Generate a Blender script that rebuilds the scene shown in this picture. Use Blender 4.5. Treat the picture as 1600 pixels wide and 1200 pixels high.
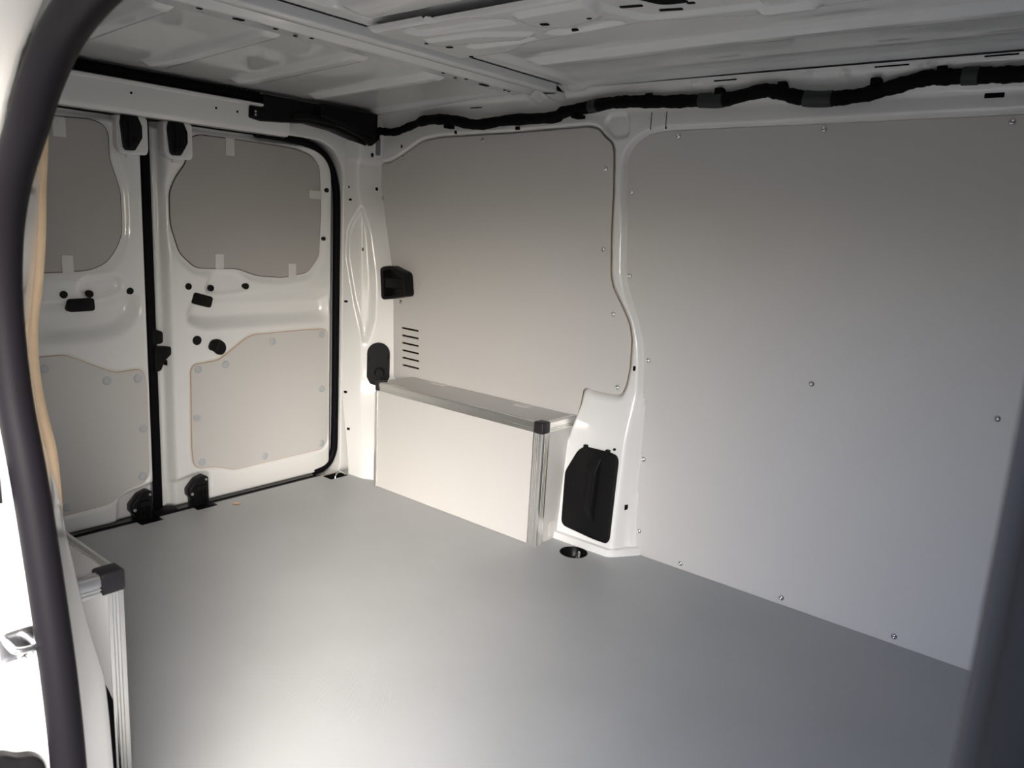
import bpy, bmesh, math, random
import numpy as np
from mathutils import Vector, Matrix

random.seed(4)
for o in list(bpy.data.objects):
    bpy.data.objects.remove(o, do_unlink=True)
scene = bpy.context.scene
COL = scene.collection

# ------------------------------------------------------------------ camera
# van axes: X from the rear doors towards the cab, Y across (far wall at 0,
# sliding door opening at -1.66), Z up from the load floor
cam_d = bpy.data.cameras.new('camera')
cam = bpy.data.objects.new('camera', cam_d)
COL.objects.link(cam)
cR = Vector((0.76856264, 0.63737236, 0.05538891))
cU = Vector((-0.16957069, 0.11946148, 0.97825086))
cF = Vector((-0.61689322, 0.76123940, -0.19989330))
m = Matrix.Identity(4)
for i in range(3):
    m[i][0] = cR[i]; m[i][1] = cU[i]; m[i][2] = -cF[i]
m[0][3], m[1][3], m[2][3] = 2.30005, -1.94163, 0.94078
cam.matrix_world = m
cam_d.sensor_fit = 'HORIZONTAL'; cam_d.sensor_width = 36.0
cam_d.lens = 1204.02 / 1600 * 36.0
cam_d.clip_start = 0.02
cam_d.dof.use_dof = True
cam_d.dof.focus_distance = 1.9
cam_d.dof.aperture_fstop = 9.0
scene.camera = cam

# ------------------------------------------------------------------ sky, exposure
world = bpy.data.worlds.new('overcast_sky')
scene.world = world
world.use_nodes = True
wb = world.node_tree.nodes['Background']
sky = world.node_tree.nodes.new('ShaderNodeTexSky')
sky.sky_type = 'NISHITA'
sky.sun_disc = False                       # the sun is veiled by thin cloud
sky.sun_elevation = math.radians(26.5)
sky.sun_rotation = math.radians(132.5)
sky.dust_density = 4.2
sky.air_density = 0.4
sky.ozone_density = 0.5
tint = world.node_tree.nodes.new('ShaderNodeVectorMath')     # the camera's white balance
tint.operation = 'MULTIPLY'
tint.inputs[1].default_value = (0.935, 1.0, 1.07)
world.node_tree.links.new(sky.outputs[0], tint.inputs[0])
world.node_tree.links.new(tint.outputs[0], wb.inputs[0])
wb.inputs[1].default_value = 0.445
vs = scene.view_settings
vs.view_transform = 'Standard'
vs.look = 'None'
vs.gamma = 1.0
vs.use_curve_mapping = False
vs.exposure = 1.3

# ------------------------------------------------------------------ materials
def mat(name, col, rough=0.5, metal=0.0, coat=0.0, coat_rough=0.06, var=0.0, vscale=6.0,
        bump=0.0, bscale=400.0, spec=0.5):
    mt = bpy.data.materials.new(name)
    mt.use_nodes = True
    nt = mt.node_tree
    b = nt.nodes['Principled BSDF']
    b.inputs['Base Color'].default_value = (*col, 1)
    b.inputs['Roughness'].default_value = rough
    b.inputs['Metallic'].default_value = metal
    b.inputs['Coat Weight'].default_value = coat
    b.inputs['Coat Roughness'].default_value = coat_rough
    b.inputs['Specular IOR Level'].default_value = spec
    tc = nt.nodes.new('ShaderNodeTexCoord')
    if var:
        n = nt.nodes.new('ShaderNodeTexNoise')
        n.inputs['Scale'].default_value = vscale
        n.inputs['Detail'].default_value = 4
        r = nt.nodes.new('ShaderNodeMapRange')
        r.inputs['To Min'].default_value = 1 - var
        r.inputs['To Max'].default_value = 1 + var
        mx = nt.nodes.new('ShaderNodeVectorMath'); mx.operation = 'SCALE'
        mx.inputs[0].default_value = col
        nt.links.new(tc.outputs['Object'], n.inputs['Vector'])
        nt.links.new(n.outputs['Fac'], r.inputs['Value'])
        nt.links.new(r.outputs['Result'], mx.inputs['Scale'])
        nt.links.new(mx.outputs[0], b.inputs['Base Color'])
    if bump:
        n2 = nt.nodes.new('ShaderNodeTexNoise')
        n2.inputs['Scale'].default_value = bscale
        n2.inputs['Detail'].default_value = 2
        bp = nt.nodes.new('ShaderNodeBump')
        bp.inputs['Strength'].default_value = bump
        bp.inputs['Distance'].default_value = 0.002
        nt.links.new(tc.outputs['Object'], n2.inputs['Vector'])
        nt.links.new(n2.outputs['Fac'], bp.inputs['Height'])
        nt.links.new(bp.outputs['Normal'], b.inputs['Normal'])
    return mt

M_PAINT = mat('white_paint', (0.78, 0.79, 0.78), 0.35, coat=1.0, coat_rough=0.04)
M_ROOF = mat('roof_paint', (0.74, 0.76, 0.76), 0.4, coat=1.0, coat_rough=0.03, var=0.02)
M_LINING = mat('lining_laminate', (0.588, 0.582, 0.566), 0.5, var=0.025, vscale=2.5, bump=0.04, bscale=900, spec=0.3)
M_WINBOARD = mat('window_board_laminate', (0.43, 0.42, 0.40), 0.5, var=0.02, vscale=2.5, spec=0.3)
M_PLY = mat('plywood_edge', (0.88, 0.66, 0.42), 0.7, var=0.08, vscale=60)
M_GASKET = mat('window_gasket', (0.06, 0.045, 0.035), 0.7)
M_EDGE = mat('painted_board_edge', (0.50, 0.36, 0.24), 0.7)
M_BLACK = mat('black_plastic', (0.006, 0.006, 0.0065), 0.45, bump=0.06, bscale=1200, spec=0.15)
M_BLACKGLOSS = mat('black_moulding', (0.006, 0.006, 0.007), 0.3, spec=0.2)
M_RUBBER = mat('black_rubber', (0.006, 0.0056, 0.0072), 0.5, bump=0.08, bscale=500, spec=0.05)
M_HOLE = mat('dark_hole', (0.004, 0.004, 0.004), 0.9, spec=0.1)
M_ALU = mat('brushed_aluminium', (0.80, 0.80, 0.78), 0.30, metal=0.92)
M_STEEL = mat('zinc_steel', (0.68, 0.69, 0.70), 0.25, metal=1.0)
M_CAP = mat('grey_plastic_cap', (0.022, 0.021, 0.024), 0.45, spec=0.3)
M_RIVET = mat('grey_rivet', (0.46, 0.49, 0.51), 0.5)
M_CLIP = mat('pale_clip', (0.66, 0.66, 0.63), 0.55)
M_GREYCOVER = mat('charcoal_cover', (0.010, 0.0105, 0.0115), 0.5, spec=0.12)
M_GREYTRIM = mat('grey_trim', (0.20, 0.20, 0.20), 0.55)
M_PILLAR_SHADED = mat('shaded_pillar_trim', (0.045, 0.045, 0.046), 0.6, spec=0.2)  # grey trim; shade from someone standing outside is put into its colour
M_SLATE = mat('slate_trim', (0.010, 0.011, 0.013), 0.6, spec=0.1)
M_ASPHALT = mat('pavement', (0.10, 0.095, 0.09), 0.9, var=0.1, vscale=3)
M_TAPE = mat('cloth_tape', (0.014, 0.017, 0.018), 0.6)
M_CLEAR = mat('clear_tape', (0.70, 0.68, 0.64), 0.25)
M_CABLE = mat('cable_sleeve', (0.005, 0.005, 0.0055), 0.6, bump=0.15, bscale=700, spec=0.05)
M_PLATE = mat('structure_dark', (0.30, 0.30, 0.30), 0.8)

def floor_material():
    mt = bpy.data.materials.new('anti_slip_floor')
    mt.use_nodes = True
    nt = mt.node_tree
    b = nt.nodes['Principled BSDF']
    b.inputs['Roughness'].default_value = 0.42
    b.inputs['Specular IOR Level'].default_value = 0.45
    tc = nt.nodes.new('ShaderNodeTexCoord')
    n = nt.nodes.new('ShaderNodeTexNoise')
    n.inputs['Scale'].default_value = 3.0; n.inputs['Detail'].default_value = 6
    cr = nt.nodes.new('ShaderNodeValToRGB')
    cr.color_ramp.elements[0].position = 0.3; cr.color_ramp.elements[0].color = (0.380, 0.394, 0.398, 1)
    cr.color_ramp.elements[1].position = 0.7; cr.color_ramp.elements[1].color = (0.418, 0.432, 0.437, 1)
    nt.links.new(tc.outputs['Object'], n.inputs['Vector'])
    nt.links.new(n.outputs['Fac'], cr.inputs['Fac'])
    nt.links.new(cr.outputs['Color'], b.inputs['Base Color'])
    # fine wire-mesh relief
    waves = []
    for rot in (math.radians(45), math.radians(-45)):
        mp = nt.nodes.new('ShaderNodeMapping'); mp.inputs['Rotation'].default_value[2] = rot
        w = nt.nodes.new('ShaderNodeTexWave'); w.inputs['Scale'].default_value = 110
        nt.links.new(tc.outputs['Object'], mp.inputs['Vector'])
        nt.links.new(mp.outputs['Vector'], w.inputs['Vector'])
        waves.append(w)
    mn = nt.nodes.new('ShaderNodeMath'); mn.operation = 'MAXIMUM'
    nt.links.new(waves[0].outputs['Fac'], mn.inputs[0])
    nt.links.new(waves[1].outputs['Fac'], mn.inputs[1])
    bp = nt.nodes.new('ShaderNodeBump')
    bp.inputs['Strength'].default_value = 0.25; bp.inputs['Distance'].default_value = 0.0006
    nt.links.new(mn.outputs[0], bp.inputs['Height'])
    nt.links.new(bp.outputs['Normal'], b.inputs['Normal'])
    return mt
M_FLOOR = floor_material()

# ------------------------------------------------------------------ helpers
def tag(o, label=None, cat=None, group=None, kind=None):
    if label: o['label'] = label
    if cat: o['category'] = cat
    if group: o['group'] = group
    if kind: o['kind'] = kind
    return o

def link(name, me, mats, parent=None, smooth=False):
    o = bpy.data.objects.new(name, me)
    COL.objects.link(o)
    for mt in (mats if isinstance(mats, (list, tuple)) else [mats]):
        if mt.name not in [x.name for x in me.materials if x]:
            me.materials.append(mt)
    if smooth:
        me.polygons.foreach_set('use_smooth', [True] * len(me.polygons))
    if parent is not None:
        o.parent = parent
        o.matrix_parent_inverse = Matrix.Translation(-parent.location)
    return o

def empty(name, loc=(0, 0, 0)):
    o = bpy.data.objects.new(name, None)
    o.empty_display_size = 0.05
    o.location = loc
    COL.objects.link(o)
    return o

def auto_smooth(me, ang=35):
    me.polygons.foreach_set('use_smooth', [True] * len(me.polygons))
    try:
        me.set_sharp_from_angle(angle=math.radians(ang))
    except Exception:
        pass

def P3(axis, u, v, w):
    # axis 'X': u=y v=z w=x ; 'Y': u=x v=z w=y ; 'Z': u=x v=y w=z
    return (w, u, v) if axis == 'X' else (u, w, v) if axis == 'Y' else (u, v, w)

def fillet(pts, r, n=5):
    out = []
    N = len(pts)
    for i in range(N):
        p0, p1, p2 = Vector(pts[i - 1]), Vector(pts[i]), Vector(pts[(i + 1) % N])
        a, b = p0 - p1, p2 - p1
        la, lb = a.length, b.length
        rr = r[i] if isinstance(r, (list, tuple)) else r
        d = min(rr, la * 0.45, lb * 0.45)
        if d < 1e-5:
            out.append(tuple(p1)); continue
        s, e = p1 + a / la * d, p1 + b / lb * d
        for k in range(n + 1):
            t = k / n
            q = s * (1 - t) ** 2 + p1 * 2 * t * (1 - t) + e * t * t
            out.append((q.x, q.y))
    return out

def circle(cx, cy, r, n=24, ry=None, rot=0):
    ry = ry or r
    o = []
    for k in range(n):
        a = 2 * math.pi * k / n
        x, y = r * math.cos(a), ry * math.sin(a)
        o.append((cx + x * math.cos(rot) - y * math.sin(rot), cy + x * math.sin(rot) + y * math.cos(rot)))
    return o

def rrect(cx, cy, w, h, r=0.005, rot=0, n=4):
    p = fillet([(-w / 2, -h / 2), (w / 2, -h / 2), (w / 2, h / 2), (-w / 2, h / 2)], r, n)
    c, s = math.cos(rot), math.sin(rot)
    return [(cx + x * c - y * s, cy + x * s + y * c) for x, y in p]

def plate_mesh(name, outline, axis, w0, w1, holes=(), bevel=0.0, bres=1, deform=None, edge_mat=None):
    """flat board with real cut-outs, lying between w0 and w1 on the axis"""
    cu = bpy.data.curves.new(name + '_c', 'CURVE')
    cu.dimensions = '2D'; cu.fill_mode = 'BOTH'
    t = abs(w1 - w0)
    bv = min(bevel, t * 0.45)
    cu.extrude = t / 2 - bv
    cu.bevel_depth = bv; cu.bevel_resolution = bres
    cu.offset = -bv
    for loop in [outline] + list(holes):
        sp = cu.splines.new('POLY')
        sp.points.add(len(loop) - 1)
        for q, pnt in zip(sp.points, loop):
            q.co = (pnt[0], pnt[1], 0, 1)
        sp.use_cyclic_u = True
    ob = bpy.data.objects.new(name + '_c', cu)
    COL.objects.link(ob)
    dg = bpy.context.evaluated_depsgraph_get()
    me = bpy.data.meshes.new_from_object(ob.evaluated_get(dg))
    bpy.data.objects.remove(ob, do_unlink=True)
    bpy.data.curves.remove(cu)
    me.name = name
    me.materials.clear()
    wm = (w0 + w1) / 2
    bm = bmesh.new(); bm.from_mesh(me)
    bmesh.ops.remove_doubles(bm, verts=bm.verts, dist=1e-6)
    for v in bm.verts:
        u, vv, w = v.co
        w = wm + w
        if deform:
            w += deform(u, vv)
        v.co = P3(axis, u, vv, w)
    bmesh.ops.recalc_face_normals(bm, faces=bm.faces)
    bm.normal_update()
    ai = 'XYZ'.index(axis)
    if edge_mat is not None:
        for f in bm.faces:
            f.material_index = 1 if abs(f.normal[ai]) < 0.4 else 0
    bm.to_mesh(me); bm.free()
    return me

def plate(name, outline, axis, w0, w1, mats, parent=None, **k):
    if isinstance(mats, (list, tuple)):
        k['edge_mat'] = 1
    me = plate_mesh(name, outline, axis, w0, w1, **k)
    if k.get('bevel', 0) and not isinstance(mats, (list, tuple)):
        auto_smooth(me, 50)
    return link(name, me, mats, parent)

def sdf_poly(P, poly):
    """signed distance (negative inside) of points P (N,2) to polygon"""
    poly = np.asarray(poly, float)
    d = np.full(len(P), 1e9)
    inside = np.zeros(len(P), bool)
    n = len(poly)
    for i in range(n):
        a, b = poly[i], poly[(i + 1) % n]
        e = b - a
        w = P - a
        t = np.clip((w @ e) / max(e @ e, 1e-12), 0, 1)
        q = w - t[:, None] * e
        d = np.minimum(d, (q ** 2).sum(1))
        c = (a[1] > P[:, 1]) != (b[1] > P[:, 1])
        if abs(e[1]) > 1e-12:
            xi = a[0] + (P[:, 1] - a[1]) * e[0] / e[1]
            inside ^= c & (P[:, 0] < xi)
    d = np.sqrt(d)
    return np.where(inside, -d, d)

def sstep(x, a, b):
    t = np.clip((x - a) / (b - a), 0, 1)
    return t * t * (3 - 2 * t)

def heightfield(name, axis, u0, u1, v0, v1, res, func, mt, parent=None, mask=None):
    nu = int(round((u1 - u0) / res)) + 1
    nv = int(round((v1 - v0) / res)) + 1
    U, V = np.meshgrid(np.linspace(u0, u1, nu), np.linspace(v0, v1, nv), indexing='ij')
    P = np.stack([U.ravel(), V.ravel()], 1)
    W = func(P)
    if axis == 'X': co = np.stack([W, P[:, 0], P[:, 1]], 1)
    elif axis == 'Y': co = np.stack([P[:, 0], W, P[:, 1]], 1)
    else: co = np.stack([P[:, 0], P[:, 1], W], 1)
    idx = np.arange(nu * nv).reshape(nu, nv)
    a, b, c, d = idx[:-1, :-1].ravel(), idx[1:, :-1].ravel(), idx[1:, 1:].ravel(), idx[:-1, 1:].ravel()
    F = np.stack([a, b, c, d], 1)
    if mask is not None:
        k = mask(P)
        F = F[k[F].all(1)]
        used = np.zeros(len(P), bool); used[F.ravel()] = True
        remap = np.cumsum(used) - 1
        co = co[used]; F = remap[F]
    if axis == 'Y':            # face -Y
        pass
    elif axis == 'Z':          # face down
        F = F[:, ::-1]
    me = bpy.data.meshes.new(name)
    me.from_pydata(co.tolist(), [], F.tolist())
    me.update()
    return link(name, me, mt, parent, smooth=True)

def loft(name, rows, mt, parent=None, close=False, smooth=True):
    """grid of points rows[i][j]"""
    n, k = len(rows), len(rows[0])
    co = [tuple(p) for r in rows for p in r]
    F = []
    for i in range(n - 1):
        for j in range(k if close else k - 1):
            j2 = (j + 1) % k
            F.append((i * k + j, i * k + j2, (i + 1) * k + j2, (i + 1) * k + j))
    me = bpy.data.meshes.new(name)
    me.from_pydata(co, [], F)
    bm = bmesh.new(); bm.from_mesh(me)
    bmesh.ops.recalc_face_normals(bm, faces=bm.faces)
    bm.to_mesh(me); bm.free()
    o = link(name, me, mt, parent)
    if smooth:
        auto_smooth(me, 50)
    return o

def catmull(pts, per=6):
    pts = [Vector(p) for p in pts]
    out = []
    for i in range(len(pts) - 1):
        p0 = pts[max(i - 1, 0)]; p1 = pts[i]; p2 = pts[i + 1]; p3 = pts[min(i + 2, len(pts) - 1)]
        for k in range(per):
            t = k / per
            out.append(0.5 * ((2 * p1) + (p2 - p0) * t + (2 * p0 - 5 * p1 + 4 * p2 - p3) * t * t
                              + (3 * p1 - p0 - 3 * p2 + p3) * t ** 3))
    out.append(pts[-1])
    return out

def tube_mesh(name, pts, r, seg=12, rfun=None, caps=True):
    pts = [Vector(p) for p in pts]
    bm = bmesh.new()
    rings = []
    up = None
    for i, p in enumerate(pts):
        t = (pts[min(i + 1, len(pts) - 1)] - pts[max(i - 1, 0)]).normalized()
        if up is None:
            up = Vector((0, 0, 1)) if abs(t.z) < 0.9 else Vector((1, 0, 0))
        a = t.cross(up).normalized()
        up = a.cross(t).normalized()
        rr = rfun(i) if rfun else r
        rings.append([bm.verts.new(p + (a * math.cos(2 * math.pi * k / seg) + up * math.sin(2 * math.pi * k / seg)) * rr)
                      for k in range(seg)])
    for i in range(len(rings) - 1):
        for k in range(seg):
            bm.faces.new((rings[i][k], rings[i][(k + 1) % seg], rings[i + 1][(k + 1) % seg], rings[i + 1][k]))
    if caps:
        bm.faces.new(rings[0][::-1]); bm.faces.new(rings[-1])
    bmesh.ops.recalc_face_normals(bm, faces=bm.faces)
    me = bpy.data.meshes.new(name)
    bm.to_mesh(me); bm.free()
    auto_smooth(me, 50)
    return me

def tube(name, pts, r, mt, parent=None, **k):
    return link(name, tube_mesh(name, pts, r, **k), mt, parent)

def box_mesh(name, x0, x1, y0, y1, z0, z1, bev=0.0, seg=2):
    bm = bmesh.new()
    bmesh.ops.create_cube(bm, size=1)
    for v in bm.verts:
        v.co = ((x0 + x1) / 2 + v.co.x * (x1 - x0), (y0 + y1) / 2 + v.co.y * (y1 - y0), (z0 + z1) / 2 + v.co.z * (z1 - z0))
    if bev:
        bmesh.ops.bevel(bm, geom=bm.edges[:], offset=bev, segments=seg, affect='EDGES', profile=0.5)
    me = bpy.data.meshes.new(name)
    bm.to_mesh(me); bm.free()
    if bev: auto_smooth(me, 50)
    return me

def box(name, x0, x1, y0, y1, z0, z1, mt, parent=None, bev=0.0):
    return link(name, box_mesh(name, x0, x1, y0, y1, z0, z1, bev), mt, parent)

def extrude(name, prof, axis, a, b, mt, parent=None, ang=35):
    """closed 2-D profile extruded along an axis from a to b"""
    me = bpy.data.meshes.new(name)
    bm = bmesh.new()
    A = [bm.verts.new(P3(axis, u, v, a)) for u, v in prof]
    B = [bm.verts.new(P3(axis, u, v, b)) for u, v in prof]
    n = len(prof)
    for i in range(n):
        bm.faces.new((A[i], A[(i + 1) % n], B[(i + 1) % n], B[i]))
    bm.faces.new(A); bm.faces.new(B[::-1])
    bmesh.ops.recalc_face_normals(bm, faces=bm.faces)
    bm.to_mesh(me); bm.free()
    auto_smooth(me, ang)
    return link(name, me, mt, parent)

def lathe_mesh(name, prof, axis_dir, center, seg=24):
    """profile of (radius, height) turned about axis_dir through center"""
    d = Vector(axis_dir).normalized()
    a = d.orthogonal().normalized(); b = d.cross(a)
    bm = bmesh.new()
    rings = []
    for r, h in prof:
        if r < 1e-6:
            rings.append([bm.verts.new(Vector(center) + d * h)])
        else:
            rings.append([bm.verts.new(Vector(center) + d * h + (a * math.cos(2 * math.pi * k / seg) + b * math.sin(2 * math.pi * k / seg)) * r)
                          for k in range(seg)])
    for i in range(len(rings) - 1):
        p, q = rings[i], rings[i + 1]
        for k in range(seg):
            k2 = (k + 1) % seg
            if len(p) == 1 and len(q) == 1: continue
            if len(p) == 1: bm.faces.new((p[0], q[k2], q[k]))
            elif len(q) == 1: bm.faces.new((p[k], p[k2], q[0]))
            else: bm.faces.new((p[k], p[k2], q[k2], q[k]))
    bmesh.ops.recalc_face_normals(bm, faces=bm.faces)
    me = bpy.data.meshes.new(name)
    bm.to_mesh(me); bm.free()
    auto_smooth(me, 45)
    return me

_shared = {}
def stamped(name, key, maker, loc, mt, parent):
    """a small repeated piece sharing one mesh; the mesh is made about the origin"""
    if key not in _shared:
        _shared[key] = maker()
    o = link(name, _shared[key], mt, parent)
    o.matrix_parent_inverse = Matrix.Translation(-parent.location) if parent is not None else Matrix.Identity(4)
    o.location = loc
    return o

# ------------------------------------------------------------------ outlines shared by wall and boards
PANEL1 = [(1.103, 1.15), (1.126, 1.186), (1.164, 1.21), (1.223, 1.217), (1.60, 1.220), (2.42, 1.226), (2.42, -0.006),
          (1.257, -0.006), (1.239, 0.024), (1.231, 0.148), (1.222, 0.324), (1.216, 0.477), (1.212, 0.575), (1.203, 0.64),
          (1.178, 0.705), (1.148, 0.765), (1.128, 0.82), (1.118, 0.966), (1.106, 1.055)]
PANEL2 = [(0.025, 1.138), (0.113, 1.138), (0.186, 1.166), (0.276, 1.209), (0.368, 1.22), (0.678, 1.225), (0.967, 1.234),
          (1.0, 1.228), (1.025, 1.204), (1.052, 1.186), (1.059, 1.16), (1.067, 1.054), (1.071, 0.946), (1.081, 0.818),
          (1.093, 0.782), (1.124, 0.738), (1.157, 0.687), (1.170, 0.642), (1.172, 0.557), (1.166, 0.508), (1.154, 0.477),
          (1.139, 0.471), (1.071, 0.470), (1.029, 0.474), (1.018, 0.467), (1.012, 0.421), (0.998, 0.368), (0.985, 0.314),
          (0.21, 0.314), (0.151, 0.377), (0.138, 0.646), (0.122, 0.782), (0.086, 0.912), (0.053, 1.038)]
P1F = fillet(PANEL1, 0.02, 3)
P2F = fillet(PANEL2, 0.012, 3)

def foot_y(z):
    """how far the arch foot in front of the wheel box stands out of the wall"""
    z = np.asarray(z, float)
    return np.where(z < 0.31, -0.072 + 0.026 * z / 0.31, -0.046 * (1 - sstep(z, 0.31, 0.58)))

def roof_z(x):
    x = np.asarray(x, float)
    return np.where(x < 0.72, 1.304 + 0.047 * (x - 0.06), 1.335 + 0.007 * np.clip((x - 0.72) / 0.8, 0, 1))

# ------------------------------------------------------------------ the setting
# ground outside
g = box('ground', -12, 14, -14, 10, -0.75, -0.62, M_ASPHALT)
tag(g, kind='structure')

# load floor board with cut-outs for the lashing cups
RING_C = (1.108, -0.134)
floor_out = [(2.46, -1.60), (2.46, -0.002), (1.25, -0.002), (1.20, -0.066), (0.99, -0.066), (0.99, -0.13), (0.055, -0.13),
             (0.055, -0.687), (0.082, -0.687), (0.082, -0.757), (0.055, -0.757),
             (0.055, -0.868), (0.086, -0.868), (0.086, -0.938), (0.055, -0.938), (0.055, -1.60)]
SQ = [(0.061, -0.262), (0.061, -0.182), (0.116, -0.182), (0.116, -0.262)]
fl = plate('floor', floor_out, 'Z', -0.012, 0.0, [M_FLOOR, M_EDGE],
           holes=[circle(RING_C[0], RING_C[1], 0.041, 32), fillet(SQ, 0.004, 2), circle(0.110, -0.638, 0.014, 16)])
tag(fl, kind='structure')
pan = box('floor_pan', -0.12, 2.5, -1.66, 0.05, -0.10, -0.06, M_HOLE)
tag(pan, kind='structure')

# left wall: pressed metal behind and between the lining boards
def wall_h(P):
    d1 = sdf_poly(P, P1F); d2 = sdf_poly(P, P2F)
    d = np.minimum(d1, d2)
    h = 0.004 - 0.022 * sstep(d, 0.0, 0.012)
    x, z = P[:, 0], P[:, 1]
    # arch foot
    fy = foot_y(z)
    xs = 0.032 * sstep(z, 0.42, 0.58)
    prof = 1 - sstep(x, 1.196 - xs, 1.232 - xs)
    edge = sstep(d2, 0.0, 0.02) * sstep(x, 0.95, 0.99)
    f = fy * prof * edge
    g = np.where(f < -0.0005, f - 0.006, 1.0)
    kk = 0.014                                     # blend the foot smoothly into the pillar
    t = np.clip(0.5 + 0.5 * (h - g) / kk, 0, 1)
    h = h * (1 - t) + g * t - kk * t * (1 - t)
    # boss at the head of the pillar
    bd = sdf_poly(P, fillet([(1.024, 1.236), (1.036, 1.264), (1.099, 1.266), (1.110, 1.206), (1.056, 1.200)], 0.015, 3))
    h += 0.010 * (1 - sstep(bd, -0.006, 0.006))
    # cant rail leaning in to the roof
    h -= 0.045 * sstep(z, 1.262, 1.335)
    # shallow swage along the cant rail
    h += 0.006 * np.exp(-((z - 1.300) / 0.008) ** 2)
    for cx in (1.603, 1.685, 1.858, 1.32, 0.30):
        h -= 0.012 * np.exp(-(((x - cx) / 0.012) ** 2 + ((z - 1.318) / 0.010) ** 2))
    return h
wl = heightfield('wall_left', 'Y', 0.02, 2.46, 0.0, 1.335, 0.005, wall_h, M_PAINT)
tag(wl, kind='structure')
back = box('wall_left_skin', -0.15, 2.55, 0.02, 0.06, -0.10, 1.42, M_PLATE)
tag(back, kind='structure')

# rear corner pillar, lofted between the door seal and the rear side board
TEAR = [(0.50, 0.985), (0.28, 0.94), (0.12, 0.893), (0.10, 0.80), (0.32, 0.639), (0.58, 0.478), (0.68, 0.577),
        (0.69, 0.717), (0.64, 0.899), (0.57, 0.955)]
def pillar_rows():
    rows = []
    zs = np.linspace(0.0, 1.30, 150)
    for z in zs:
        k = float(1 - sstep(np.array(z), 0.0, 0.36))
        A = np.array([0.012 + 0.09 * k, -0.138 - 0.035 * k])
        B = np.array([0.078 + 0.10 * k, -0.108 - 0.062 * k])
        zz = min(max(z, 0.377), 1.138)
        lz = [0.377, 0.646, 0.782, 0.912, 1.038, 1.138]
        lx = [0.151, 0.138, 0.122, 0.086, 0.053, 0.025]
        xl = float(np.interp(zz, lz, lx))
        if z > 1.138: xl = 0.06
        Cc = np.array([max(xl, 0.05) + 0.02 + 0.08 * k, 0.0 - 0.13 * k])
        if Cc[0] < B[0] + 0.012: B[0] = Cc[0] - 0.012
        r = []
        n = 40
        for j in range(n + 1):
            s = j / n
            # rounded corner at B
            t = s
            q0 = A + (B - A) * min(t / 0.5, 1); 
            if t > 0.5: q0 = B + (Cc - B) * ((t - 0.5) / 0.5)
            w = math.exp(-((t - 0.5) / 0.07) ** 2)
            mid = (A + (B - A) * 0.86 + B + (Cc - B) * 0.14) / 2
            q = q0 * (1 - 0.55 * w) + mid * 0.55 * w
            r.append([q[0], q[1], z, s])
        rows.append(r)
    R = np.array(rows)
    P = R[:, :, 3:1:-1].reshape(-1, 2)
    Q = P.copy(); Q[:, 0] *= 0.14
    T = [(a * 0.14, b) for a, b in TEAR]
    d = sdf_poly(Q, fillet(T, 0.02, 4))
    dep = 0.016 * (1 - sstep(d, -0.010, 0.004))
    dep = dep.reshape(R.shape[0], R.shape[1])
    R[:, :, 0] -= dep * 0.75
    R[:, :, 1] += dep * 0.65
    return R[:, :, :3].tolist()
pil = loft('wall_rear_corner', pillar_rows(), M_PAINT)
tag(pil, kind='structure')

# rear frame around the double doors
OPEN = fillet([(-1.494, -0.03), (-0.142, -0.03), (-0.142, 1.196), (-1.494, 1.196)], [0.05, 0.05, 0.14, 0.14], 8)
fr = plate('wall_rear', [(-1.70, -0.08), (0.05, -0.08), (0.05, 1.36), (-1.70, 1.36)], 'X', -0.075, 0.014, M_PAINT, holes=[OPEN], bevel=0.006, bres=2)
tag(fr, kind='structure')
rs = box('wall_rear_skin', -0.14, -0.10, -1.72, 0.05, -0.10, 1.40, M_PLATE)
tag(rs, kind='structure')

# roof header above the rear doors
hd = extrude('trim_1', [(0.015, 1.190), (0.030, 1.184), (0.052, 1.186), (0.060, 1.194), (0.062, 1.200), (0.062, 1.262),
              (0.068, 1.266), (0.068, 1.272), (0.058, 1.276), (0.02, 1.276)], 'Y', -1.60, -0.40, M_PAINT)
tag(hd, kind='structure')

# roof skin with pressed ribs
RIBS = [-0.045, -0.335, -0.61, -0.87, -1.12, -1.38, -1.60]
def roof_h(P):
    x, y = P[:, 0], P[:, 1]
    z = roof_z(x) + 0.012
    for i, ry in enumerate(RIBS):
        k = (1 - sstep(np.abs(y - ry), 0.020, 0.034))
        if i in (0, 6):
            rng = np.ones_like(x)
        else:
            rear = sstep(x, 0.10, 0.14) * (1 - sstep(x, 0.66, 0.70))
            front = sstep(x, 0.99, 1.05) if i in (1, 5) else 0 * x
            rng = np.maximum(rear, front)
        z -= 0.014 * k * rng
    # front bay is bordered by a raised frame behind the beam
    z -= 0.010 * (1 - sstep(np.abs(x - 0.955), 0.02, 0.045))
    # rolled pressing beside the reinforcement
    z -= 0.020 * np.sqrt(np.clip(1 - ((y + 0.885) / 0.052) ** 2, 0, 1)) * sstep(x, 0.975, 1.02)
    return z
rf = heightfield('ceiling', 'Z', -0.02, 2.50, -1.68, 0.02, 0.0085, roof_h, M_ROOF)
tag(rf, kind='structure')
sk = box('ceiling_skin', -0.16, 2.55, -1.80, 0.06, 1.375, 1.40, M_PLATE)
tag(sk, kind='structure')

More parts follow.
